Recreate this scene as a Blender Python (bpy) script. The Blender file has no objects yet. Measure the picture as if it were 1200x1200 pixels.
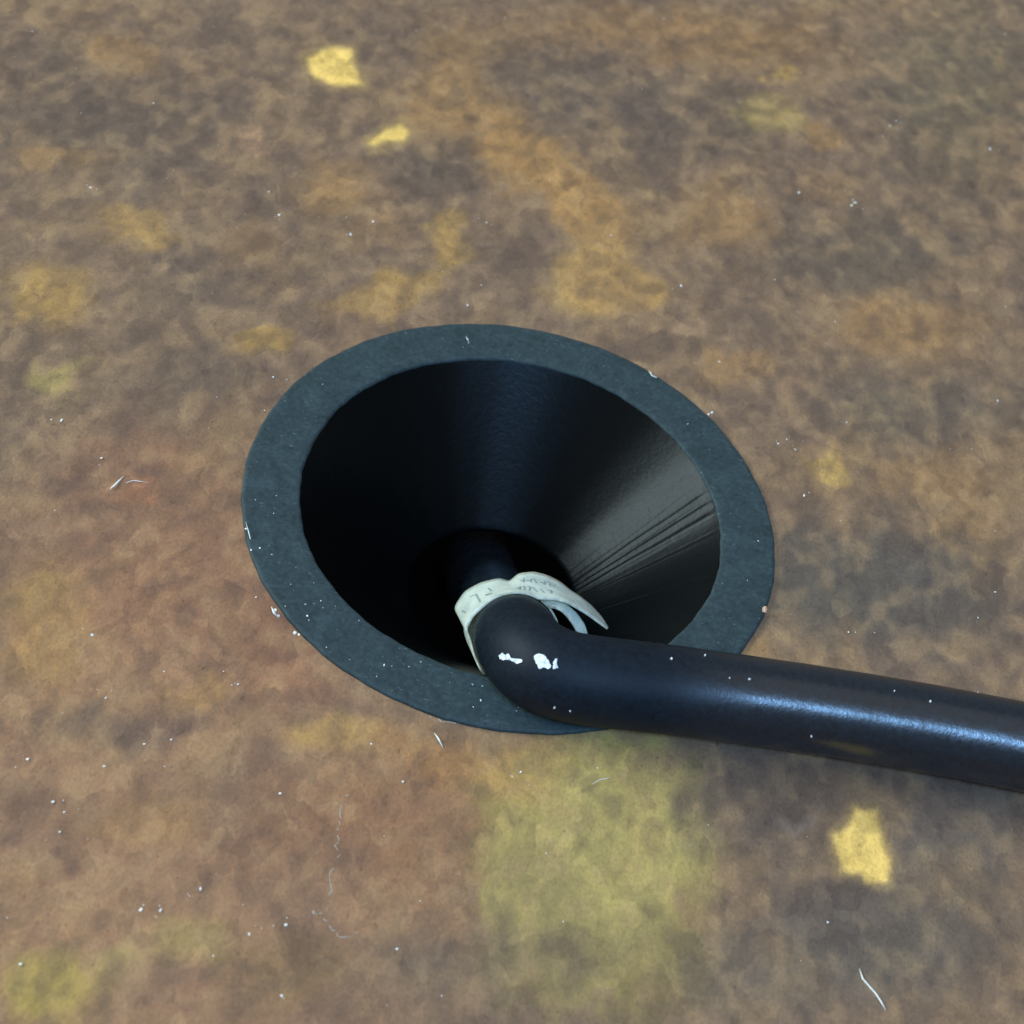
import bpy, bmesh, math, random
import numpy as np
from mathutils import Vector, Matrix

S = 0.001                      # all lengths below are written in millimetres
C = bpy.context.scene.collection
scn = bpy.context.scene
random.seed(7)

# ------------------------------------------------------------------ camera
EL, ROLL = 0.827781257, 0.247531749
f_ = np.array([0, math.cos(EL), -math.sin(EL)])
r_ = np.array([1.0, 0, 0])
u_ = np.cross(r_, f_)
cr, sr = math.cos(ROLL), math.sin(ROLL)
RIGHT, UP, FWD = cr*r_ + sr*u_, -sr*r_ + cr*u_, f_
EYE = np.array([-0.0332413, -0.4706306, 0.0]) - 188.807935*FWD
FOC = 1985.0
cd = bpy.data.cameras.new('camera')
cam = bpy.data.objects.new('camera', cd); C.objects.link(cam)
m = Matrix.Identity(4)
for i in range(3):
    m[i][0], m[i][1], m[i][2], m[i][3] = RIGHT[i], UP[i], -FWD[i], EYE[i]*S
cam.matrix_world = m
cd.sensor_width = 36.0
cd.lens = 36.0*FOC/1200.0
cd.clip_start, cd.clip_end = 0.005, 50
cd.dof.use_dof = True
cd.dof.focus_distance = 0.180
cd.dof.aperture_fstop = 48
scn.camera = cam

# ------------------------------------------------------------------ world and lamps
w = bpy.data.worlds.new('World'); scn.world = w; w.use_nodes = True
bg = w.node_tree.nodes['Background']
bg.inputs[0].default_value = (0.88, 0.96, 1.0, 1)
bg.inputs[1].default_value = 0.24
scn.view_settings.view_transform = 'Standard'
scn.view_settings.look = 'None'
scn.view_settings.exposure = 0.10
scn.view_settings.gamma = 1.0

def area(name, az, el, dist, sx, sy, watts, col):
    """a window or overhead fill panel: az/el as seen from the grommet, az 0 = +x, 90 = +y"""
    d = Vector((math.cos(math.radians(az))*math.cos(math.radians(el)),
                math.sin(math.radians(az))*math.cos(math.radians(el)),
                math.sin(math.radians(el))))
    l = bpy.data.lights.new(name, 'AREA'); l.shape = 'RECTANGLE'
    l.size, l.size_y, l.energy, l.color = sx, sy, watts, col
    o = bpy.data.objects.new(name, l); C.objects.link(o)
    o.location = d*dist
    o.rotation_euler = (-d).to_track_quat('-Z', 'Y').to_euler()
    return o
area('window_light', 173, 25, 1.9, 1.25, 0.45, 40, (0.78, 0.97, 1.0))
area('sky_window_light', -72, 56, 2.1, 0.60, 0.31, 37.0, (0.25, 0.54, 1.0))
area('overhead_fill', -95, 86, 2.2, 3.8, 3.6, 16, (1.0, 0.95, 0.86))  # broad overhead fill, added to brighten the tabletop; no known lamp

# ------------------------------------------------------------------ helpers
def link(name, me, mat=None, parent=None, smooth=True):
    o = bpy.data.objects.new(name, me); C.objects.link(o)
    if mat: me.materials.append(mat)
    if smooth:
        me.polygons.foreach_set('use_smooth', [True]*len(me.polygons))
    if parent: o.parent = parent
    return o

def pydata(name, vs, fs, mat=None, parent=None, smooth=True):
    me = bpy.data.meshes.new(name)
    me.from_pydata([tuple(c*S for c in v) for v in vs], [], fs)
    me.validate(); me.update()
    return link(name, me, mat, parent, smooth)

def tag(o, label=None, cat=None, group=None, kind=None):
    if label: o['label'] = label
    if cat: o['category'] = cat
    if group: o['group'] = group
    if kind: o['kind'] = kind
    return o

def unproj(px, py, z=0.0):
    d = (px-600)/FOC*RIGHT - (py-600)/FOC*UP + FWD
    return EYE + d*((z-EYE[2])/d[2])

def nodes(name):
    mt = bpy.data.materials.new(name); mt.use_nodes = True
    nt = mt.node_tree
    return mt, nt, nt.nodes['Principled BSDF']

def N(nt, typ, **kw):
    n = nt.nodes.new(typ)
    for k, v in kw.items():
        if k in n.inputs.keys(): n.inputs[k].default_value = v
        else: setattr(n, k, v)
    return n

def noise(nt, scale, detail=4.0, rough=0.55, dist=0.0, vec=None):
    n = N(nt, 'ShaderNodeTexNoise', Scale=scale, Detail=detail, Roughness=rough, Distortion=dist)
    if vec is not None: nt.links.new(vec, n.inputs['Vector'])
    return n

def ramp(nt, src, stops):
    n = nt.nodes.new('ShaderNodeValToRGB')
    e = n.color_ramp.elements
    while len(e) < len(stops): e.new(0.5)
    for i, (p, c) in enumerate(stops):
        e[i].position = p; e[i].color = c if len(c) == 4 else (*c, 1)
    nt.links.new(src, n.inputs[0])
    return n

def objvec(nt, sc=(1, 1, 1), rot=(0, 0, 0)):
    t = nt.nodes.new('ShaderNodeTexCoord')
    mp = N(nt, 'ShaderNodeMapping')
    mp.inputs['Scale'].default_value = sc; mp.inputs['Rotation'].default_value = rot
    nt.links.new(t.outputs['Object'], mp.inputs['Vector'])
    return mp.outputs['Vector']

def bump(nt, src, b, dist, strength=1.0, prev=None):
    n = N(nt, 'ShaderNodeBump', Strength=strength, Distance=dist)
    nt.links.new(src, n.inputs['Height'])
    if prev: nt.links.new(prev.outputs[0], n.inputs['Normal'])
    nt.links.new(n.outputs[0], b.inputs['Normal'])
    return n

# ------------------------------------------------------------------ materials
def mat_desk():
    mt, nt, b = nodes('mottled_laminate')
    at = N(nt, 'ShaderNodeAttribute', attribute_name='tint')
    v = objvec(nt, (1, 0.72, 1))
    n1 = noise(nt, 620, 5, 0.62, 0.6, v)
    r1 = ramp(nt, n1.outputs['Fac'], [(0.28, (0.88, 0.87, 0.87)), (0.5, (1, 1, 1)), (0.74, (1.12, 1.10, 1.06))])
    mx = N(nt, 'ShaderNodeMix', data_type='RGBA', blend_type='MULTIPLY')
    mx.inputs['Factor'].default_value = 0.95
    nt.links.new(at.outputs['Color'], mx.inputs['A']); nt.links.new(r1.outputs[0], mx.inputs['B'])
    n2 = noise(nt, 3200, 3, 0.6, 0.0, v)
    r2 = ramp(nt, n2.outputs['Fac'], [(0.30, (0.80, 0.80, 0.80)), (0.5, (1, 1, 1)), (0.72, (1.16, 1.16, 1.14))])
    mx2 = N(nt, 'ShaderNodeMix', data_type='RGBA', blend_type='MULTIPLY')
    mx2.inputs['Factor'].default_value = 0.75
    nt.links.new(mx.outputs['Result'], mx2.inputs['A']); nt.links.new(r2.outputs[0], mx2.inputs['B'])
    # faceted pigment smears: warped cells of slightly different tone
    nw = noise(nt, 260, 3, 0.6, 0.0, v)
    va = N(nt, 'ShaderNodeVectorMath', operation='SCALE'); va.inputs['Scale'].default_value = 0.0042
    nt.links.new(nw.outputs['Color'], va.inputs[0])
    vb = N(nt, 'ShaderNodeVectorMath', operation='ADD')
    nt.links.new(v, vb.inputs[0]); nt.links.new(va.outputs[0], vb.inputs[1])
    prev = mx2.outputs['Result']
    for sc_, k_ in ((400, 0.105), (900, 0.075)):
        vo = N(nt, 'ShaderNodeTexVoronoi', Scale=sc_); vo.feature = 'SMOOTH_F1'
        vo.inputs['Smoothness'].default_value = 0.10
        nt.links.new(vb.outputs[0], vo.inputs['Vector'])
        bw = nt.nodes.new('ShaderNodeSeparateColor'); nt.links.new(vo.outputs['Color'], bw.inputs[0])
        rv = ramp(nt, bw.outputs[0], [(0.15, (1-k_, 1-k_, 1-0.8*k_)), (0.85, (1+k_, 1+0.95*k_, 1+0.75*k_))])
        m3 = N(nt, 'ShaderNodeMix', data_type='RGBA', blend_type='MULTIPLY')
        m3.inputs['Factor'].default_value = 1.0
        nt.links.new(prev, m3.inputs['A']); nt.links.new(rv.outputs[0], m3.inputs['B'])
        prev = m3.outputs['Result']
    # fine dark pores
    np_ = noise(nt, 1900, 2, 0.5, 0.6, v)
    rp = ramp(nt, np_.outputs['Fac'], [(0.68, (1, 1, 1)), (0.76, (0.66, 0.62, 0.58))])
    mp_ = N(nt, 'ShaderNodeMix', data_type='RGBA', blend_type='MULTIPLY')
    mp_.inputs['Factor'].default_value = 0.9
    nt.links.new(prev, mp_.inputs['A']); nt.links.new(rp.outputs[0], mp_.inputs['B'])
    prev = mp_.outputs['Result']
    gm = N(nt, 'ShaderNodeMix', data_type='RGBA', blend_type='MULTIPLY')
    gm.inputs['Factor'].default_value = 1.0; gm.inputs['B'].default_value = (1.10, 0.975, 0.885, 1)
    nt.links.new(prev, gm.inputs['A'])
    nt.links.new(gm.outputs['Result'], b.inputs['Base Color'])
    rr = ramp(nt, n1.outputs['Fac'], [(0.3, (0.50,)*3), (0.7, (0.38,)*3)])
    nt.links.new(rr.outputs[0], b.inputs['Roughness'])
    b.inputs['Specular IOR Level'].default_value = 0.25
    n3 = noise(nt, 1500, 4, 0.6, 0.4, v)
    p = bump(nt, n3.outputs['Fac'], b, 0.00010, 0.5)
    sc = noise(nt, 900, 2, 0.5, 0.3, objvec(nt, (1, 9, 1), (0, 0, 0.7)))
    bump(nt, sc.outputs['Fac'], b, 0.00004, 0.4, p)
    return mt

def mat_rubber(name, base, rough, spec, bumpd=0.00006, scale=1800, fleck=True):
    mt, nt, b = nodes(name)
    v = objvec(nt)
    n = noise(nt, scale, 5, 0.65, 0.3, v)
    lo = tuple(c*0.72 for c in base); hi = tuple(c*1.30 for c in base)
    r = ramp(nt, n.outputs['Fac'], [(0.32, lo), (0.70, hi)])
    col = r.outputs[0]
    if fleck:
        n2 = noise(nt, 420, 4, 0.6, 0.8, v)
        r2 = ramp(nt, n2.outputs['Fac'], [(0.35, (0.80,)*3), (0.65, (1.15,)*3)])
        mx = N(nt, 'ShaderNodeMix', data_type='RGBA', blend_type='MULTIPLY')
        mx.inputs['Factor'].default_value = 1.0
        nt.links.new(col, mx.inputs['A']); nt.links.new(r2.outputs[0], mx.inputs['B'])
        # short pale scuffs
        n3 = noise(nt, 1500, 2, 0.5, 0.2, objvec(nt, (1, 5, 1), (0, 0, -0.5)))
        r3 = ramp(nt, n3.outputs['Fac'], [(0.70, (0, 0, 0)), (0.80, (1, 1, 1))])
        mx3 = N(nt, 'ShaderNodeMix', data_type='RGBA')
        mx3.inputs['B'].default_value = (0.22, 0.27, 0.28, 1)
        nt.links.new(r3.outputs[0], mx3.inputs['Factor']); nt.links.new(mx.outputs['Result'], mx3.inputs['A'])
        col = mx3.outputs['Result']
    nt.links.new(col, b.inputs['Base Color'])
    b.inputs['Roughness'].default_value = rough
    b.inputs['Specular IOR Level'].default_value = spec
    bump(nt, n.outputs['Fac'], b, bumpd, 0.7)
    return mt

def mat_cable():
    mt, nt, b = nodes('black_cable_sheath')
    v = objvec(nt)
    n = noise(nt, 1500, 5, 0.65, 0.4, v)
    r = ramp(nt, n.outputs['Fac'], [(0.35, (0.003, 0.006, 0.010)), (0.72, (0.007, 0.013, 0.021))])
    nt.links.new(r.outputs[0], b.inputs['Base Color'])
    rr = ramp(nt, n.outputs['Fac'], [(0.3, (0.22,)*3), (0.7, (0.31,)*3)])
    wr = N(nt, 'ShaderNodeAttribute', attribute_name='wear')
    ad = N(nt, 'ShaderNodeMath', operation='ADD')
    nt.links.new(rr.outputs[0], ad.inputs[0])
    nt.links.new(wr.outputs['Fac'], ad.inputs[1])
    nt.links.new(ad.outputs[0], b.inputs['Roughness'])
    ms = N(nt, 'ShaderNodeMath', operation='MULTIPLY_ADD')
    ms.inputs[1].default_value = -1.7; ms.inputs[2].default_value = 0.7
    nt.links.new(wr.outputs['Fac'], ms.inputs[0])
    nt.links.new(ms.outputs[0], b.inputs['Specular IOR Level'])
    n2 = noise(nt, 2600, 3, 0.6, 0.0, v)
    p = bump(nt, n2.outputs['Fac'], b, 0.00005, 0.4)
    n3 = noise(nt, 500, 3, 0.6, 0.5, v)
    bump(nt, n3.outputs['Fac'], b, 0.00007, 0.3, p)
    return mt

def mat_paper():
    mt, nt, b = nodes('white_label_paper')
    v = objvec(nt)
    n = noise(nt, 520, 4, 0.6, 0.5, v)
    r = ramp(nt, n.outputs['Fac'], [(0.34, (0.66, 0.72, 0.66)), (0.60, (0.88, 0.91, 0.80))])
    ed = N(nt, 'ShaderNodeAttribute', attribute_name='soil')
    n5 = noise(nt, 1400, 3, 0.6, 0.3, v)
    mu = N(nt, 'ShaderNodeMath', operation='MULTIPLY'); nt.links.new(ed.outputs['Fac'], mu.inputs[0])
    r5 = ramp(nt, n5.outputs['Fac'], [(0.36, (0.15,)*3), (0.62, (1, 1, 1))]); nt.links.new(r5.outputs[0], mu.inputs[1])
    mxe = N(nt, 'ShaderNodeMix', data_type='RGBA'); mxe.inputs['B'].default_value = (0.20, 0.18, 0.11, 1)
    nt.links.new(mu.outputs[0], mxe.inputs['Factor']); nt.links.new(r.outputs[0], mxe.inputs['A'])
    nt.links.new(mxe.outputs['Result'], b.inputs['Base Color'])
    b.inputs['Roughness'].default_value = 0.5
    bump(nt, n.outputs['Fac'], b, 0.0002, 0.4)
    tr = nt.nodes.new('ShaderNodeBsdfTranslucent')
    tr.inputs['Color'].default_value = (0.86, 0.88, 0.74, 1)
    mxs = nt.nodes.new('ShaderNodeMixShader'); mxs.inputs[0].default_value = 0.42
    nt.links.new(b.outputs[0], mxs.inputs[1]); nt.links.new(tr.outputs[0], mxs.inputs[2])
    nt.links.new(mxs.outputs[0], nt.nodes['Material Output'].inputs['Surface'])
    return mt

def mat_plain(name, base, rough=0.6, spec=0.4, scale=1500, var=0.25):
    mt, nt, b = nodes(name)
    n = noise(nt, scale, 3, 0.6, 0.2, objvec(nt))
    r = ramp(nt, n.outputs['Fac'], [(0.3, tuple(c*(1-var) for c in base)), (0.7, tuple(min(1, c*(1+var)) for c in base))])
    nt.links.new(r.outputs[0], b.inputs['Base Color'])
    b.inputs['Roughness'].default_value = rough
    b.inputs['Specular IOR Level'].default_value = spec
    return mt

M_desk = mat_desk()
M_rim = mat_rubber('scuffed_grey_black_plastic', (0.031, 0.047, 0.048), 0.65, 0.25)
M_cone = mat_rubber('smooth_black_plastic', (0.0005, 0.0012, 0.0015), 0.33, 0.12, 0.00004, 1200, fleck=False)
M_cable = mat_cable()
M_paper = mat_paper()
M_ink = mat_plain('grey_ink', (0.26, 0.30, 0.27))
M_dust = mat_plain('pale_dust', (0.88, 0.82, 0.72), 0.3, 0.8, var=0.08)
M_white = mat_plain('white_glint_dust', (0.74, 0.77, 0.82), 0.5, 0.4, 2500, 0.4)
M_crumb = mat_plain('orange_crumb', (0.62, 0.36, 0.22), 0.6)
M_core = mat_plain('dark_board', (0.06, 0.045, 0.035), 0.8)
M_floor = mat_plain('dark_carpet', (0.006, 0.006, 0.007), 0.95, 0.05, 60)

# ------------------------------------------------------------------ tabletop
GAIN = 1.0
def lat(seed, n=64):
    return np.random.default_rng(seed).random((n, n))
def vnoise(x, y, seed):
    L = lat(seed); n = L.shape[0]
    xi, yi = np.floor(x).astype(int), np.floor(y).astype(int)
    fx, fy = x-xi, y-yi
    fx, fy = fx*fx*fx*(fx*(fx*6-15)+10), fy*fy*fy*(fy*(fy*6-15)+10)
    a, b = L[xi % n, yi % n], L[(xi+1) % n, yi % n]
    c, d = L[xi % n, (yi+1) % n], L[(xi+1) % n, (yi+1) % n]
    return (a*(1-fx)+b*fx)*(1-fy)+(c*(1-fx)+d*fx)*fy
def fbm(x, y, seed, octs=4, g=0.55):
    t = 0; s = 0; a = 1.0
    for k in range(octs):
        cs, sn = math.cos(0.7*k+seed), math.sin(0.7*k+seed)
        t = t + a*vnoise((x*cs-y*sn)*2**k+17.3*k, (x*sn+y*cs)*2**k-9.1*k, seed*13+k); s += a; a *= g
    return t/s
def sstep(a, b, x):
    t = np.clip((x-a)/(b-a), 0, 1); return t*t*(3-2*t)

# pigment clouds of the laminate: centre and radii, turn, colour, strength, softness
TAN, OCH, RED, DRK, OLV, GRY = (146,119,88), (157,131,90), (132,103,85), (99,89,81), (148,135,94), (107,96,86)
CLOUDS = [
 (130,150,150,55,0,DRK,.6,.7),(75,72,40,35,0,DRK,.5,.7),(135,55,38,30,20,TAN,.6,.6),(60,190,42,14,-5,TAN,.55,.7),
 (165,265,40,22,10,OCH,.7,.6),(60,335,52,36,-10,OCH,.75,.6),(30,355,30,18,0,OCH,.5,.6),(390,225,50,32,0,TAN,.65,.7),
 (288,176,16,10,0,(150,124,104),.7,.6),(285,290,40,26,0,TAN,.4,.7),(520,295,26,34,20,OCH,.8,.6),(455,345,62,26,-24,OCH,.75,.6),
 (545,110,55,50,50,TAN,.6,.7),(620,185,66,40,38,TAN,.85,.6),(690,250,66,44,48,TAN,.9,.6),(700,330,66,40,0,OCH,.85,.6),
 (575,85,70,46,0,DRK,.45,.7),(655,95,60,40,10,DRK,.6,.9),(790,140,120,42,4,DRK,.6,.9),(740,200,40,50,50,DRK,.45,.9),
 (515,205,52,40,0,DRK,.7,.6),(245,430,46,40,0,DRK,.65,.7),(70,440,34,26,0,OLV,.7,.6),(312,400,38,16,0,OCH,.8,.6),
 (800,40,180,30,2,(138,112,84),.65,.9),(560,60,60,50,0,TAN,.3,.7),(920,80,16,12,0,(168,142,92),.7,.6),(900,136,36,24,-12,(152,136,94),.75,1.1),
 (962,150,28,18,25,TAN,.7,.6),(850,255,64,44,0,TAN,.6,.7),(1020,290,90,40,0,DRK,.5,.7),(1130,130,70,120,0,(100,90,78),.7,.8),
 (1060,380,92,36,5,TAN,.65,.6),(868,430,44,26,0,TAN,.55,.6),(930,462,30,12,-25,(140,118,98),.6,.6),(972,548,30,22,10,OCH,.85,.6),
 (1070,490,80,36,0,DRK,.45,.7),(1090,560,70,26,0,TAN,.45,.7),(800,385,16,12,0,(145,124,104),.5,.6),(1120,615,60,40,0,TAN,.35,.7),
 (1010,690,120,70,0,DRK,.55,.8),(1160,670,36,30,0,TAN,.45,.6),(880,770,40,30,0,TAN,.55,.7),(965,220,26,20,0,TAN,.3,.6),
 (150,560,70,34,-15,RED,.8,.7),(165,578,26,16,-20,(158,108,84),.7,.6),(200,640,180,130,0,RED,.55,.9),(60,740,60,70,10,TAN,.8,.6),
 (35,700,40,26,0,OCH,.5,.6),(115,855,80,34,0,DRK,.6,.7),(228,812,36,22,0,TAN,.7,.6),(330,770,70,60,20,RED,.6,.7),
 (300,930,80,60,0,(114,98,86),.4,.9),(395,862,66,26,8,OCH,.75,.6),(520,890,86,34,12,(144,113,82),.75,.8),(590,920,50,80,10,(142,116,80),.6,.9),
 (180,965,70,30,-10,TAN,.5,.7),(60,950,70,60,0,(116,97,84),.5,.8),(430,1000,150,110,0,(133,106,86),.75,.9),(60,1150,70,46,-10,(146,132,84),.8,.6),
 (150,1125,34,22,-20,(156,142,100),.55,1.2),(235,1110,50,34,0,OLV,.6,.7),(340,1140,60,36,0,(122,104,80),.5,.7),(520,1120,80,40,0,DRK,.6,.7),
 (705,1010,146,156,0,OLV,.95,.35),(690,920,130,66,0,OLV,.8,.5),(640,1120,90,60,0,OLV,.7,.6),(780,1120,80,60,0,(122,110,80),.6,.7),
 (610,900,50,36,0,OCH,.5,.7),(930,940,100,80,0,DRK,.55,.7),(1060,1015,36,40,0,(136,121,104),.6,.6),(930,958,14,9,10,(148,136,124),.6,.9),
 (950,1110,110,70,0,(100,88,82),.6,.8),(1110,1130,60,40,0,(120,104,90),.5,.7),(1120,1000,70,60,0,GRY,.5,.8),(905,880,60,18,8,(122,106,92),.6,.7),
 (530,110,40,60,20,TAN,.6,.7),(600,175,52,46,40,(150,122,88),.8,.6),(670,235,60,40,45,(152,124,90),.8,.6),(715,310,60,46,60,(152,126,92),.8,.6),
 (705,1000,128,134,0,(150,139,98),.8,.6),(880,930,60,70,10,DRK,.6,.6),(440,960,120,70,0,(136,107,86),.5,.9),(110,560,90,60,0,(128,108,92),.5,.9),
 (1010,690,150,74,0,(93,89,84),.9,.9),(1070,480,110,40,0,(100,93,85),.6,.9),(1040,1100,130,70,0,(97,92,86),.75,.9),(900,1140,90,60,0,(104,97,88),.6,.9),
 (870,930,70,70,0,(97,89,84),.6,.8),(1110,970,80,70,0,(100,94,89),.6,.9),(1120,90,90,90,0,(106,98,86),.7,.9),(1020,300,110,50,0,(103,95,84),.5,.9),(690,110,170,40,4,(102,92,84),.5,.9),
 (972,548,26,20,10,(158,138,96),.8,.5),(400,1060,90,60,0,(134,112,94),.5,.9),(180,850,60,30,0,(106,92,84),.5,.8),(560,1130,120,40,0,(108,97,86),.5,.8),
 (440,560,120,180,0,(110,88,78),.3,.9),(200,330,60,40,0,GRY,.4,.8),(440,270,40,22,0,TAN,.3,.7),(140,220,90,30,0,GRY,.4,.8),
]
FLAKES = [[(360,68),(385,57),(411,57),(417,80),(425,100),(395,99),(368,91)],
          [(433,168),(452,150),(468,145),(479,152),(474,164),(455,166),(438,172)],
          [(1000,946),(1026,948),(1034,984),(1044,1008),(1040,1034),(1018,1034),(1012,1026),(986,1020),(980,996),(977,978),(994,968)]]

def polydist(px, py, poly):
    """signed distance to a polygon, negative inside"""
    n = len(poly); d = np.full(px.shape, 1e9); ins = np.zeros(px.shape, bool)
    for i in range(n):
        (x0, y0), (x1, y1) = poly[i], poly[(i+1) % n]
        ex, ey = x1-x0, y1-y0
        t = np.clip(((px-x0)*ex+(py-y0)*ey)/(ex*ex+ey*ey), 0, 1)
        d = np.minimum(d, np.hypot(px-x0-t*ex, py-y0-t*ey))
        cnd = ((y0 > py) != (y1 > py)) & (px < (x1-x0)*(py-y0)/((y1-y0) if y1 != y0 else 1e-9)+x0)
        ins ^= cnd
    return np.where(ins, -d, d)

def laminate_colour(X, Y):
    q = np.stack([X, Y, 0*X], -1) - EYE
    zc = np.maximum(q @ FWD, 20)
    px, py = 600+FOC*(q @ RIGHT)/zc, 600-FOC*(q @ UP)/zc
    a, b = X/7.0, Y/9.5
    w1, w2 = fbm(a, b, 3)-0.5, fbm(a, b, 5)-0.5
    wx, wy = fbm(X/2.2, Y/3.1, 7, 3)-0.5, fbm(X/2.2, Y/3.1, 8, 3)-0.5
    px2, py2 = px+60*w1+26*wx, py+46*w2+22*wy
    big = fbm(X/26+w1, Y/26+w2, 11, 3)
    mid = fbm(X/6.0+1.2*w1, Y/8.0+1.2*w2, 12, 3)
    sml = fbm(X/2.1+1.2*w1, Y/2.9+1.2*w2, 14, 2)
    c = np.zeros(X.shape+(3,))
    left = sstep(700, 150, px)*sstep(480, 760, py)
    base = np.array((116., 101, 88))[None]*(1-left[..., None])+np.array((132., 108, 90))[None]*left[..., None]
    c[:] = base
    def mixin(col, k):
        nonlocal c
        k = k[..., None]; c = c*(1-k)+np.array(col, float)*k
    mixin((136,115,90), 0.32*sstep(0.48, 0.68, big))
    for (cx, cy, rx, ry, ang, col, st, soft) in CLOUDS:
        t = math.radians(ang); dx, dy = px2-cx, py2-cy
        e = np.hypot((dx*math.cos(t)+dy*math.sin(t))/rx, (-dx*math.sin(t)+dy*math.cos(t))/ry)
        e = e+0.5*(mid-0.5)+0.45*(sml-0.5)
        mixin(col, st*sstep(1+soft*0.6, 1-soft*0.8, e))
    mixin((88,77,72), 0.20*sstep(0.54, 0.24, mid))
    mixin((146,122,92), 0.20*sstep(0.46, 0.76, mid))
    mixin((92,82,76), 0.30*sstep(0.52, 0.22, sml))
    mixin((150,130,104), 0.32*sstep(0.50, 0.82, sml))
    for i, pl in enumerate(FLAKES):
        d = polydist(px+7*wx, py+7*wy, pl)
        d2 = polydist(px-10*wy, py+10*wx, pl)
        mixin((146,128,94), 0.5*sstep(14, 3, d2))
        k = sstep(4.0, -4.5, d)
        tone = 0.90+0.22*(fbm(X/1.6, Y/1.6, 31+i, 3))
        kk = k[..., None]; c = c*(1-kk)+np.array((190., 165, 108))*tone[..., None]*kk
    g = c.mean(-1, keepdims=True); c = g+(c-g)*1.10
    c = 103+(c-103)*1.30
    c = np.clip(c/255.0, 0, 1)
    lin = np.where(c <= 0.04045, c/12.92, ((c+0.055)/1.055)**2.4)
    return lin*GAIN

def build_tabletop():
    x0, x1, y0, y1, st = -112.0, 88.0, -92.0, 168.0, 0.40
    nx, ny = int(round((x1-x0)/st)), int(round((y1-y0)/st))
    gx, gy = np.linspace(x0, x1, nx+1), np.linspace(y0, y1, ny+1)
    X, Y = np.meshgrid(gx, gy)
    col = laminate_colour(X, Y).reshape(-1, 3)
    co = np.stack([X.ravel(), Y.ravel(), 0*X.ravel()], 1)
    ii = np.arange((nx+1)*(ny+1)).reshape(ny+1, nx+1)
    quads = np.stack([ii[:-1, :-1], ii[:-1, 1:], ii[1:, 1:], ii[1:, :-1]], -1).reshape(-1, 4)
    cen = co[quads].mean(1)
    quads = quads[np.hypot(cen[:, 0], cen[:, 1]) > 28.7]
    # the rest of the board: a wide margin round the patterned sheet, edges and an underside with the hole
    bx, by, T = 1400.0, 1400.0, -18.0
    nb = len(co)
    ex = np.array([(x0,y0,0),(x1,y0,0),(x1,y1,0),(x0,y1,0),(-bx,-by,0),(bx,-by,0),(bx,by,0),(-bx,by,0),
                   (-bx,-by,T),(bx,-by,T),(bx,by,T),(-bx,by,T)], float)
    q2 = [(0,4,5,1),(1,5,6,2),(2,6,7,3),(3,7,4,0),(4,8,9,5),(5,9,10,6),(6,10,11,7),(7,11,8,4)]
    K = 96
    ring = [(28.7*math.cos(2*math.pi*k/K), 28.7*math.sin(2*math.pi*k/K)) for k in range(K)]
    sq = []
    for k in range(K):
        a = 2*math.pi*k/K; mm = max(abs(math.cos(a)), abs(math.sin(a)))
        sq.append((bx*math.cos(a)/mm, by*math.sin(a)/mm))
    rb = len(ex)
    ex = np.vstack([ex, [(x, y, -0.05) for x, y in ring], [(x, y, T) for x, y in ring], [(x, y, T) for x, y in sq]])
    for k in range(K):
        j = (k+1) % K
        q2.append((rb+k, rb+K+k, rb+K+j, rb+j))
        q2.append((rb+K+k, rb+2*K+k, rb+2*K+j, rb+K+j))
    allco = np.vstack([co, ex])*S
    allq = np.vstack([quads, np.array(q2)[:, ::-1]+nb]).astype(np.int32)
    excol = np.tile(np.array([[0.155, 0.115, 0.085]])*GAIN, (len(ex), 1))
    me = bpy.data.meshes.new('tabletop')
    me.vertices.add(len(allco)); me.vertices.foreach_set('co', allco.ravel())
    me.loops.add(allq.size); me.loops.foreach_set('vertex_index', allq.ravel())
    me.polygons.add(len(allq))
    me.polygons.foreach_set('loop_start', np.arange(0, allq.size, 4, dtype=np.int32))
    me.update(calc_edges=True)
    at = me.color_attributes.new('tint', 'FLOAT_COLOR', 'POINT')
    full = np.ones((len(allco), 4), np.float32); full[:, :3] = np.vstack([col, excol])
    at.data.foreach_set('color', full.ravel())
    return link('tabletop', me, M_desk, None, smooth=False)
tabletop = tag(build_tabletop(), 'mottled brown laminate tabletop with yellow flecks around the black grommet', 'tabletop', kind='structure')

def build_floor():
    bm = bmesh.new()
    bmesh.ops.create_grid(bm, x_segments=8, y_segments=8, size=6.0)
    me = bpy.data.meshes.new('floor'); bm.to_mesh(me); bm.free()
    o = link('floor', me, M_floor); o.location.z = -0.74
    return tag(o, 'dark floor below the tabletop', 'floor', kind='structure')
build_floor()

# ------------------------------------------------------------------ grommet
def lathe(name, prof, seg, mat, parent, wob=None):
    vs, fs = [], []
    n = len(prof)
    for k in range(seg):
        a = 2*math.pi*k/seg
        for i, (r, z) in enumerate(prof):
            dr = wob(a, r, z) if wob else 0.0
            vs.append(((r+dr)*math.cos(a), (r+dr)*math.sin(a), z))
    for k in range(seg):
        j = (k+1) % seg
        for i in range(n-1):
            fs.append((k*n+i, j*n+i, j*n+i+1, k*n+i+1))
    return pydata(name, vs, fs, mat, parent)

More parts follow.
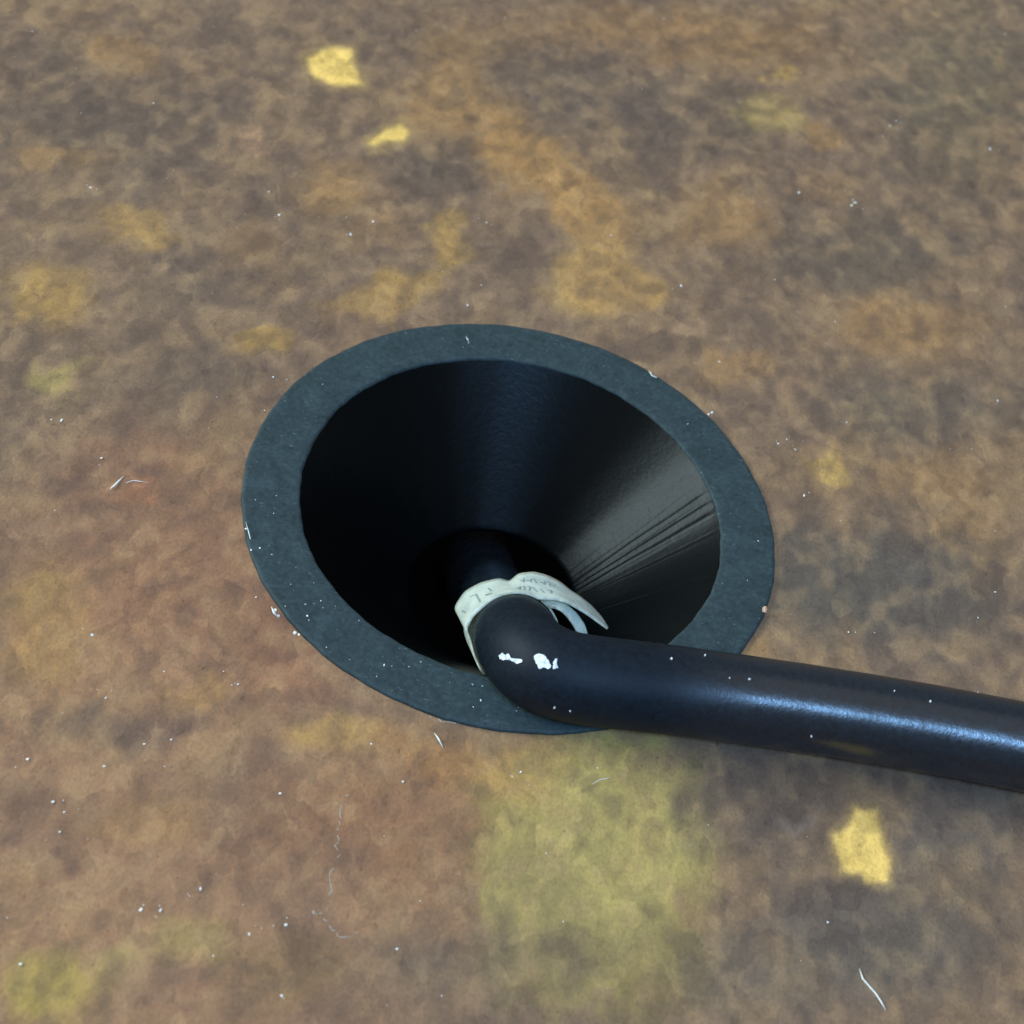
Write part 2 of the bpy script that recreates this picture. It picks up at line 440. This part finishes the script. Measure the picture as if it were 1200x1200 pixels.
grommet = bpy.data.objects.new('cable_grommet', None); C.objects.link(grommet)
grommet.empty_display_size = 0.02
tag(grommet, 'round black funnel shaped cable grommet set into the brown tabletop', 'cable grommet')
rng = random.Random(3)
ph = [rng.uniform(0, 6.28) for _ in range(12)]
def rimwob(a, r, z):
    s = 0.05*math.sin(5*a+ph[0])+0.035*math.sin(13*a+ph[1])+0.03*math.sin(31*a+ph[2])+0.022*math.sin(67*a+ph[3])
    return s if r > 29 or r < 24.5 else 0.3*s
TOP = 0.45
lathe('rim', [(28.4,-0.6),(30.0,-0.05),(30.0,0.18),(29.93,0.33),(29.75,TOP-0.03),(29.5,TOP),(28,TOP+0.02),(26.5,TOP),(25,TOP+0.01),
              (24.05,TOP),(23.86,TOP-0.04),(23.74,TOP-0.16),(23.70,TOP-0.35)], 420, M_rim, grommet, rimwob)
# funnel wall: straight cone with tool marks scored along it on one side
marks = []
for k in range(34):
    a = math.radians(rng.gauss(21, 7))
    marks.append((a, math.radians(rng.uniform(0.3, 1.0)), rng.uniform(-0.085, 0.05), rng.uniform(12, 24), rng.uniform(0, 6.28)))
def conewob(a, r, z):
    if a > math.pi: a -= 2*math.pi
    d = 0.0
    for (m0, wd, amp, rc, p) in marks:
        t = (a-m0-0.004*math.sin(r*0.5+p))/wd
        if abs(t) < 3:
            d += amp*math.exp(-t*t)*(0.8+0.2*math.sin(r*0.9+p))*(1 if r > 10.3 and r < 23.3 else 0.25)
    d += 0.03*math.sin(23*a+ph[4]+0.3*r)*0.5
    return d*0.8
prof = []
for i in range(41):
    t = i/40
    prof.append((23.70+(10.0-23.70)*t, TOP-0.35+(-15.0-(TOP-0.35))*t))
prof += [(9.9,-15.25),(10.0,-15.6),(10.6,-15.9)]
lathe('funnel_wall', prof, 900, M_cone, grommet, conewob)
lathe('sleeve', [(10.6,-15.9),(20,-16.2),(26.6,-16.0),(27.4,-15.2),(28.1,-1.0),(28.4,-0.6)], 120, M_cone, grommet)

# ------------------------------------------------------------------ cable
RC = 4.5
KEYS = [(553,640,-38),(560,664,-28),(568,690,-19),(579,707,-13),(590,724,-8),(600,740,-3.2),(610,757,1.4),(624,774,4.3),(648,788,5.3),
        (688,797,5.5),(740,803,5.35),(800,810,5.05),(860,818,4.8),(930,828,4.75),(1000,839,4.75),(1090,854,4.8),(1180,871,5.0),(1300,896,5.6),(1480,938,9),(1750,1010,16)]
pts = [unproj(*k) for k in KEYS]
p0 = pts[0]
pts = [p0+np.array((-1.0, 8.0, -30)), p0+np.array((-0.5, 3.5, -12))] + pts
def catmull(P, per):
    out = []
    for i in range(1, len(P)-2):
        a, b, c, d = P[i-1], P[i], P[i+1], P[i+2]
        ta, tb, tc, td = 0, *np.cumsum([max(np.linalg.norm(b-a), 1e-6)**.5, max(np.linalg.norm(c-b), 1e-6)**.5, max(np.linalg.norm(d-c), 1e-6)**.5])
        for k in range(per):
            t = tb+(tc-tb)*k/per
            A1 = (tb-t)/(tb-ta)*a+(t-ta)/(tb-ta)*b; A2 = (tc-t)/(tc-tb)*b+(t-tb)/(tc-tb)*c; A3 = (td-t)/(td-tc)*c+(t-tc)/(td-tc)*d
            B1 = (tc-t)/(tc-ta)*A1+(t-ta)/(tc-ta)*A2; B2 = (td-t)/(td-tb)*A2+(t-tb)/(td-tb)*A3
            out.append((tc-t)/(tc-tb)*B1+(t-tb)/(tc-tb)*B2)
    return out
raw = catmull(pts, 16)
# smooth, then resample evenly
path = np.array(raw)
for _ in range(30):
    path[1:-1] = 0.5*path[1:-1]+0.25*(path[:-2]+path[2:])
L = np.r_[0, np.cumsum(np.linalg.norm(np.diff(path, axis=0), axis=1))]
NS = 420
ss = np.linspace(0, L[-1], NS)
path = np.stack([np.interp(ss, L, path[:, i]) for i in range(3)], 1)
for _ in range(8):
    path[1:-1] = 0.5*path[1:-1]+0.25*(path[:-2]+path[2:])
tan = np.gradient(path, axis=0); tan /= np.linalg.norm(tan, axis=1)[:, None]
# rotation minimising frame
e1 = np.zeros_like(path); e = np.array((0, 0, 1.0))
for i in range(NS):
    e = e-tan[i]*(e@tan[i]); e /= np.linalg.norm(e); e1[i] = e
e2 = np.cross(tan, e1)

cable = bpy.data.objects.new('power_cable', None); C.objects.link(cable)
cable.location = Vector(path[NS//3])*S
bpy.context.view_layer.update()
tag(cable, 'thick black cable with a white paper tag, bending out of the grommet to the right', 'cable')
def child(o):
    o.parent = cable; o.matrix_parent_inverse = cable.matrix_world.inverted(); return o
def build_sheath():
    K = 64; vs, fs = [], []
    for i in range(NS):
        for k in range(K):
            a = 2*math.pi*k/K
            r = RC+0.02*math.sin(ss[i]*0.11)+0.006*math.sin(ss[i]*0.9+2*a)
            vs.append(path[i]+r*(math.cos(a)*e1[i]+math.sin(a)*e2[i]))
        if i:
            for k in range(K):
                j = (k+1) % K
                fs.append(((i-1)*K+k, (i-1)*K+j, i*K+j, i*K+k))
    o = child(pydata('sheath', vs, fs, M_cable))
    # the bend is rubbed dull, the straight run is still glossy
    at = o.data.attributes.new('wear', 'FLOAT', 'POINT')
    ib = int(np.argmin(np.linalg.norm(path-np.array((10.0, -24.3, 5.2)), axis=1)))
    w = 0.30*(1-sstep(ss[ib]+6.0, ss[ib]+20.0, ss))*sstep(ss[ib]-19, ss[ib]-8, ss)
    at.data.foreach_set('value', np.repeat(w, K).astype(np.float32))
    return o
build_sheath()
def proj(P):
    q = P-EYE; z = q@FWD
    return 600+FOC*(q@RIGHT)/z, 600-FOC*(q@UP)/z

# ---- paper tag: one strip wrapped round the cable, its two ends standing off to the right
pz = np.array([proj(P) for P in path])
iN = int(np.argmin(np.abs(pz[:, 1]-746)+np.where(path[:, 2] > 3, 1e3, 0)+np.where(path[:, 2] < -12, 1e3, 0)))
cN, aN = path[iN], tan[iN]
WID = 6.6
cF = cN-aN*WID
def onplane(px, py, c):
    d = (px-600)/FOC*RIGHT-(py-600)/FOC*UP+FWD
    return EYE+d*(((c-EYE)@aN)/(d@aN))
near = [(712,737),(702,730),(690,721),(677,713),(664,706),(650,702.5),(634,702),(616,700),(604,698),(596,698.5),(582,702),(567,710),(554,722),(546,737)]
far  = [(712,735),(705,723.5),(693,710),(680,699.5),(668,692),(656,682),(642,675),(626,670.5),(608,672.5),(597,682),(585,678),(564,683),(545,693),(532,713)]
NP = [onplane(x, y, cN) for x, y in near]
FP = [onplane(x, y, cF) for x, y in far]
def ang(P, c):
    d = P-c; return math.atan2(d@e2[iN], d@e1[iN]), np.linalg.norm(d-(d@aN)*aN)
iF = int(np.argmin(np.linalg.norm(path-cF, axis=1))); cFc = path[iF]
def ringpt(a, c, r): return c+r*(math.cos(a)*e1[iN]+math.sin(a)*e2[iN])
aL, rL = ang(NP[-1], cN); aLF, rLF = ang(FP[-1], cFc)
near2 = [(655,748),(642,739),(630,728),(625,717),(631,711),(640,712.5),(649,712),(658,716),(666,724),(674,736),(680,750)]
far2  = [(665,747),(652,739),(641,729),(633,717),(627,706),(636,702.5),(649,702),(662,707),(675,718),(685,732),(690,750)]
N2 = [onplane(x, y, cN) for x, y in near2]; F2 = [onplane(x, y, cN-aN*(1.6 if k < 3 else 1.2)) for k, (x, y) in enumerate(far2)]
aR, rR = ang(N2[0], cN); aRF, rRF = ang(F2[0], cFc)
def arc(a0, a1, r0, r1, c, n, sgn):
    d = (a1-a0) % (2*math.pi)
    if sgn < 0: d -= 2*math.pi
    return [ringpt(a0+d*k/n, c, r0+(r1-r0)*k/n+0*k) for k in range(1, n)]
# go the way that passes below the cable (through the screen-left, then bottom)
test = ang(onplane(*(proj(cN)[0]-20, proj(cN)[1]+60), cN), cN)[0] if False else None
xb, yb = proj(cN)
aB, _ = ang(onplane(xb-10, yb+50, cN), cN)
sgn = 1 if ((aB-aL) % (2*math.pi)) < ((aR-aL) % (2*math.pi)) else -1
def wraparc(a0, a1, c, n=14):
    d = (a1-a0) % (2*math.pi)
    if sgn < 0: d -= 2*math.pi
    return [ringpt(a0+d*k/n, c, RC+0.28) for k in range(1, n)]
def hug(P, c):      # never inside the cable
    i = int(np.argmin(np.linalg.norm(path-P, axis=1)))
    d = P-path[i]; l = np.linalg.norm(d)
    return path[i]+d*max(1.0, (RC+0.22)/l)
wn = wraparc(aL, aR, cN)
wn = [P+aN*4.2*math.sin(math.pi*min(1, (k+1)/7))**2 for k, P in enumerate(wn)]
Nc = NP+wn+N2
Fc = FP+wraparc(aLF, aRF, cFc)+F2
def resample(P, n, cols=None):
    P = np.array(P)
    t = np.linspace(0, 1, len(P)); q = np.linspace(0, 1, n)
    P = np.stack([np.interp(q, t, P[:, i]) for i in range(3)], 1)
    for _ in range(3): P[1:-1] = 0.5*P[1:-1]+0.25*(P[:-2]+P[2:])
    return P
NL, NW = 240, 9
Nr, Fr = resample(Nc, NL), resample(Fc, NL)
rq = np.random.default_rng(5)
ragged = np.convolve(rq.normal(0, 1, NL+8), np.ones(5)/5, 'valid')[:NL]*0.05
def sheet(i, s):
    sN = s
    P = Nr[i]*(1-sN)+Fr[i]*sN
    P = P+aN*ragged[i]*(1-s)
    return hug(P, cN)
SH = np.array([[sheet(i, j/(NW-1)) for j in range(NW)] for i in range(NL)])
def build_label():
    vs = [SH[i, j] for i in range(NL) for j in range(NW)]
    fs = [(i*NW+j, (i+1)*NW+j, (i+1)*NW+j+1, i*NW+j+1) for i in range(NL-1) for j in range(NW-1)]
    o = child(pydata('paper_tag', vs, fs, M_paper))
    o['label'] = 'white printed paper tag wrapped round the cable with two curling ends'
    at = o.data.attributes.new('soil', 'FLOAT', 'POINT')
    so = np.zeros((NL, NW), np.float32)
    so[:, 0] = 0.55; so[:, -1] = 0.35
    kk = np.arange(NL)/(NL-1)*(len(Nc)-1)
    so += (sstep(27, 29, kk)*sstep(34.5, 32, kk)*0.6)[:, None]
    so[:4] += 0.4; so[-5:] += 0.3
    at.data.foreach_set('value', np.clip(so, 0, 0.9).ravel())
    md = o.modifiers.new('thickness', 'SOLIDIFY'); md.thickness = 0.20*S; md.offset = 0
    return o
tagobj = build_label()
cam_n = -FWD
def strokes():
    vs, fs = [], []
    def at(u, v):
        fi = min(max(u*(NL-1), 0), NL-2); fj = min(max(v*(NW-1), 0), NW-2)
        i, j = int(fi), int(fj); a, b = fi-i, fj-j
        P = (SH[i, j]*(1-a)+SH[i+1, j]*a)*(1-b)+(SH[i, j+1]*(1-a)+SH[i+1, j+1]*a)*b
        n = np.cross(SH[i+1, j]-SH[i, j], SH[i, j+1]-SH[i, j]); n /= max(np.linalg.norm(n), 1e-9)
        if n@(EYE-P) < 0: n = -n
        return P+n*0.15, n
    def line(u0, v0, u1, v1, wd):
        k0 = len(vs); n = 5
        for k in range(n):
            t = k/(n-1); P, nn = at(u0+(u1-u0)*t, v0+(v1-v0)*t); Q, _ = at(u0+(u1-u0)*(t+.02), v0+(v1-v0)*(t+.02))
            d = Q-P; sd = np.cross(d, nn); sd = sd/max(np.linalg.norm(sd), 1e-9)*wd*0.5
            vs.extend([P-sd, P+sd])
        for k in range(n-1):
            fs.append((k0+2*k, k0+2*k+1, k0+2*k+3, k0+2*k+2))
    du = 1/ (len(Nc)-1)
    # two short lines of small broken print on the upper lobe, and a few marks on the left of the ring
    r = random.Random(9)
    for row, (v, u0, u1) in enumerate([(0.64, 5.2*du, 7.8*du), (0.30, 5.4*du, 8.0*du)]):
        u = u0
        while u < u1:
            s = 0.22*du+r.random()*0.16*du; h = 0.075
            k = r.randrange(4)
            if k in (0, 1): line(u, v-h, u, v+h, 0.16)
            if k in (1, 2): line(u, v+h, u+s, v+h, 0.13)
            if k in (0, 2): line(u, v-h*.2, u+s, v-h*.2, 0.12)
            if k == 3: line(u, v-h, u+s, v+h, 0.15)
            u += s+0.16*du
    line(11.2*du, 0.22, 11.4*du, 0.62, 0.24); line(11.4*du, 0.62, 11.8*du, 0.66, 0.13)
    line(10.3*du, 0.32, 10.8*du, 0.36, 0.34); line(10.4*du, 0.45, 10.6*du, 0.62, 0.2)
    line(12.4*du, 0.35, 12.6*du, 0.55, 0.2)
    o = pydata('printed_marks', vs, fs, M_ink)
    o.parent = tagobj
    o.matrix_parent_inverse = (cable.matrix_world @ cable.matrix_world.inverted()).inverted()
    return o
strokes()

# ---- white flecks on the cable: a broken highlight modelled in white, plus dust specks
def cable_hit(px, py):
    d = (px-600)/FOC*RIGHT-(py-600)/FOC*UP+FWD; d /= np.linalg.norm(d)
    wv = path-EYE; t = wv@d
    l2 = np.sum((wv-t[:, None]*d)**2, 1)
    ok = l2 < RC*RC
    if not ok.any(): return None
    tt = np.where(ok, t-np.sqrt(np.maximum(RC*RC-l2, 0)), 1e9)
    P = EYE+d*tt.min()
    j = int(np.argmin(np.linalg.norm(path-P, axis=1)))
    ax = P-path[j]; ax = ax-(ax@tan[j])*tan[j]; n2 = ax/np.linalg.norm(ax)
    return P+n2*0.10, n2
rj = random.Random(77)
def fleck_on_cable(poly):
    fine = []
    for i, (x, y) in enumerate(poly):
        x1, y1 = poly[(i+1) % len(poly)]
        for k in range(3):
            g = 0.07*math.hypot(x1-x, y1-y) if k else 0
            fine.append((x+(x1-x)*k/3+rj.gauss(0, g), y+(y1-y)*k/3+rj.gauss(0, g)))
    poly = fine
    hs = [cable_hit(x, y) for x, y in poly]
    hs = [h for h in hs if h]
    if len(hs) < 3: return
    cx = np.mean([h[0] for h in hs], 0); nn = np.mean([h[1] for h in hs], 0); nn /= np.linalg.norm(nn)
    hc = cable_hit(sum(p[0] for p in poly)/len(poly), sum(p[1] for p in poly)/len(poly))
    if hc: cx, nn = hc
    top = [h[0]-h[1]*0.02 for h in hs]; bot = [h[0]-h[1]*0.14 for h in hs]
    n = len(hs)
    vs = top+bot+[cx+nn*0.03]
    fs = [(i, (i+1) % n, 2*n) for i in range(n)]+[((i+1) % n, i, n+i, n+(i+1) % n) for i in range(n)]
    return child(pydata('glint_dust_fleck', vs, fs, M_white, smooth=False))
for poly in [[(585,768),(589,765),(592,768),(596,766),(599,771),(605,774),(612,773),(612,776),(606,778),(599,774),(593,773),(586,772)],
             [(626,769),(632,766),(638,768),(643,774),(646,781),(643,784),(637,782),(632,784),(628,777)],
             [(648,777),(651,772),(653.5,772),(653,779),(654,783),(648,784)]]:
    fleck_on_cable(poly)  # broken highlight of the bend, put into white chips
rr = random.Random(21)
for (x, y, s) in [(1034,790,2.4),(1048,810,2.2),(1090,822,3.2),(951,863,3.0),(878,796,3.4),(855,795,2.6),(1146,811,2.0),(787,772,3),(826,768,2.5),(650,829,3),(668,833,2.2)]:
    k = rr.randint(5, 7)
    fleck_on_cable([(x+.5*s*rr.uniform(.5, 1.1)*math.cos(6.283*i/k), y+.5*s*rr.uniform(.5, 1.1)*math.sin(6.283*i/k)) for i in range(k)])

# ------------------------------------------------------------------ dust, fibres, crumbs
def flake(vs, fs, P, size, r, lift=0.5):
    n = r.randint(4, 6); k0 = len(vs)
    tx, ty = r.gauss(0, .35), r.gauss(0, .35); st = r.uniform(0.5, 1.0); ro = r.uniform(0, 3.14)
    for lev in (0, 1):
        for i in range(n):
            a = 6.283*i/n; q = size*r.uniform(.7, 1.15)
            x, y = q*math.cos(a), q*st*math.sin(a)
            x, y = x*math.cos(ro)-y*math.sin(ro), x*math.sin(ro)+y*math.cos(ro)
            vs.append((P[0]+x, P[1]+y, P[2]+max(0.0, x*tx+y*ty)+lev*size*lift))
    fs.append(tuple(k0+n+i for i in range(n)))
    for i in range(n):
        j = (i+1) % n; fs.append((k0+i, k0+j, k0+n+j, k0+n+i))
SPECKS = [(38,37,3),(180,121,3),(106,220,4),(102,217,2),(315,225,3),(327,252,4),(411,275,4),(437,260,3),(406,255,2),(570,261,3.5),(72,493,4.5),(60,492,2.5),
 (310,481,2),(320,442,2.5),(336,445,2),(119,537,3),(564,334,2),(518,318,2),(548,358,2.5),(1050,142,4),(1043,148,3),(1035,160,2.5),(1002,238,5.5),(998,241,4),(1160,175,4),
 (936,226,3.5),(716,276,3.5),(798,335,3.5),(908,328,2.5),(912,520,3),(922,515,2),(932,527,2.5),(942,581,4),(1169,470,3),(778,22,2.5),(1178,40,3),(992,495,2),(843,424,2.5),
 (62,940,4.5),(122,898,3),(165,1066,4.5),(188,1067,4),(335,1084,4),(279,802,3.5),(108,744,3),(472,916,3),(435,872,2.5),(124,818,3),(32,890,3),(328,930,3),(192,787,2),
 (262,787,2),(292,1095,3),(330,1167,3),(24,1130,3),(169,872,2.5),(235,1042,3.5),(465,1112,3),(492,1056,2),(994,741,3.5),(1166,694,3),(1146,724,2),(970,1081,3),(787,855,3),
 (810,862,2),(985,610,1.5),(75,952,2),(70,975,2.5),(450,980,1.6),(700,900,1.6),(640,1000,1.5),(660,1080,1.5),(830,967,1.5),(600,910,2),(610,905,2.4),(250,1120,2),(300,700,2)]
def build_dust():
    vs, fs = [], []; r = random.Random(11)
    for (x, y, s) in SPECKS:
        P = unproj(x, y, 0.0)
        flake(vs, fs, P, s/11.0*0.56, r, 0.25)
        for _ in range(r.randint(0, 2)):
            flake(vs, fs, P+np.array((r.gauss(0, .6), r.gauss(0, .6), 0)), s/11.0*0.2, r)
    for _ in range(210):
        x, y = r.uniform(-85, 75), r.uniform(-80, 130)
        if math.hypot(x, y) < 30.5: continue
        flake(vs, fs, (x, y, 0.0), abs(r.gauss(0, .035))+.02, r)
    # on the rim
    for _ in range(60):
        a = r.uniform(0, 6.283) if r.random() < .4 else r.uniform(3.3, 5.2)
        q = r.uniform(24.3, 29.5)
        flake(vs, fs, (q*math.cos(a), q*math.sin(a), TOP+0.02), abs(r.gauss(0, .04))+.02, r, .2)
    for (x, y, s) in [(834,484,5),(830,486,3),(806,497,2),(322,716,5.5),(326,722,4),(345,742,4.5),(350,744,3),(360,722,3),(362,727,2),(548,398,3),(549,402,2),(288,620,3),(294,645,3),(563,821,3),(762,437,3)]:
        flake(vs, fs, unproj(x, y, TOP+0.02), s/11.0*0.5, r)
    o = pydata('dust', vs, fs, M_dust, smooth=False)
    return tag(o, 'scattered pale dust specks lying on the tabletop and the grommet rim', 'dust', kind='stuff')
build_dust()

def ribbon_tube(name, pts, rad, mat):
    P = np.array(pts); n = len(P); vs, fs = [], []; K = 5
    for i in range(n):
        t = P[min(i+1, n-1)]-P[max(i-1, 0)]; t /= np.linalg.norm(t)
        u = np.cross(t, (0, 0, 1.0)); u /= np.linalg.norm(u); v = np.cross(u, t)
        r = rad*(0.35 if i in (0, n-1) else 1)
        for k in range(K):
            a = 6.283*k/K; vs.append(P[i]+r*(math.cos(a)*u+math.sin(a)*v))
        if i:
            for k in range(K):
                j = (k+1) % K; fs.append(((i-1)*K+k, (i-1)*K+j, i*K+j, i*K+k))
    fs += [tuple(range(K-1, -1, -1)), tuple((n-1)*K+k for k in range(K))]
    return pydata(name, vs, fs, mat)
def fibre(pxs, rad, label, cat='fibre', z=0.12):
    P = []
    for i, (x, y) in enumerate(pxs):
        P.append(unproj(x, y, z*(1+.8*math.sin(i*1.9))))
    return tag(ribbon_tube('lint_fibre', P, rad, M_dust), label, cat, 'pale fibres and slivers lying on the tabletop and rim')
fibre([(1007,1135),(1011,1147),(1018,1155),(1026,1164),(1032,1173),(1038,1184)], .085, 'white thread lying near the bottom right corner below the yellow fleck')
fibre([(129,573),(134,569),(139,564),(145,558)], .10, 'bright white sliver on the reddish patch left of the grommet')
fibre([(147,566),(156,563),(164,564),(175,566)], .04, 'thin pale hair lying just right of the bright white sliver')
fibre([(760,434),(764,440),(770,443),(776,446)], .09, 'bright sliver on the upper right edge of the grommet rim', z=TOP+.1)
fibre([(509,859),(514,866),(519,876)], .10, 'pale sliver on ochre ground just under the lower left edge of the grommet')
fibre([(546,394),(548,398),(550,402)], .07, 'tiny white sliver lying on the top of the grommet rim', z=TOP+.1)
fibre([(288,612),(291,622),(294,634),(296,646)], .05, 'thin white thread along the left outer edge of the grommet rim', z=TOP+.1)
fibre([(694,919),(702,914),(712,912),(716,910)], .03, 'faint curled hair on the olive patch below the cable')
fibre([(318,711),(321,718),(326,724)], .13, 'white chip on the lower left outer edge of the grommet rim', z=TOP+.1)
def crumb(x, y, size, label, mat, z=0.0):
    bm = bmesh.new(); bmesh.ops.create_icosphere(bm, subdivisions=2, radius=1)
    r = random.Random(int(x*7+y))
    for v in bm.verts:
        v.co *= r.uniform(.65, 1.2); v.co.x *= .8; v.co.z = max(v.co.z*.6, -.35)
    P = unproj(x, y, z+size*0.3)
    for v in bm.verts: v.co = v.co*size*S
    me = bpy.data.meshes.new('crumb'); bm.to_mesh(me); bm.free()
    o = link('crumb', me, mat, None, False); o.location = Vector(P)*S
    return tag(o, label, 'crumb')
crumb(896,714,.40,'orange crumb on the right outer edge of the grommet rim above the cable', M_crumb, TOP)
crumb(679,462,.30,'tiny white crumb stuck high on the dark funnel wall', M_dust, -2.6)

# ---- the pale crack in the lacquer, a part of the tabletop
def scratch(pxs, wd):
    vs, fs = [], []; r = random.Random(2)
    P = [unproj(x, y, 0.012) for x, y in pxs]
    dense = []
    for a, b in zip(P[:-1], P[1:]):
        for k in range(6): dense.append(a+(b-a)*k/6+np.array((r.gauss(0, .12), r.gauss(0, .08), 0)))
    n = len(dense)
    for i in range(n-1):
        if r.random() < .35: continue
        t = dense[i+1]-dense[i]; t /= np.linalg.norm(t); u = np.array((-t[1], t[0], 0))*wd*r.uniform(.3, 1)
        k = len(vs); vs += [dense[i]-u, dense[i]+u, dense[i+1]+u*.6, dense[i+1]-u*.6]; fs.append((k, k+3, k+2, k+1))
    o = pydata('scratch', vs, fs, M_scr, tabletop, False); return o
M_scr = mat_plain('worn_lacquer', (0.36, 0.28, 0.21), .6)
scratch([(405,930),(400,950),(397,975),(397,1000),(390,1020),(387,1055),(379,1070),(386,1085),(397,1099),(410,1098),(420,1091)], .10)
scratch([(360,1072),(368,1068),(380,1072)], .12)
scratch([(500,838),(515,843),(540,849)], .12)
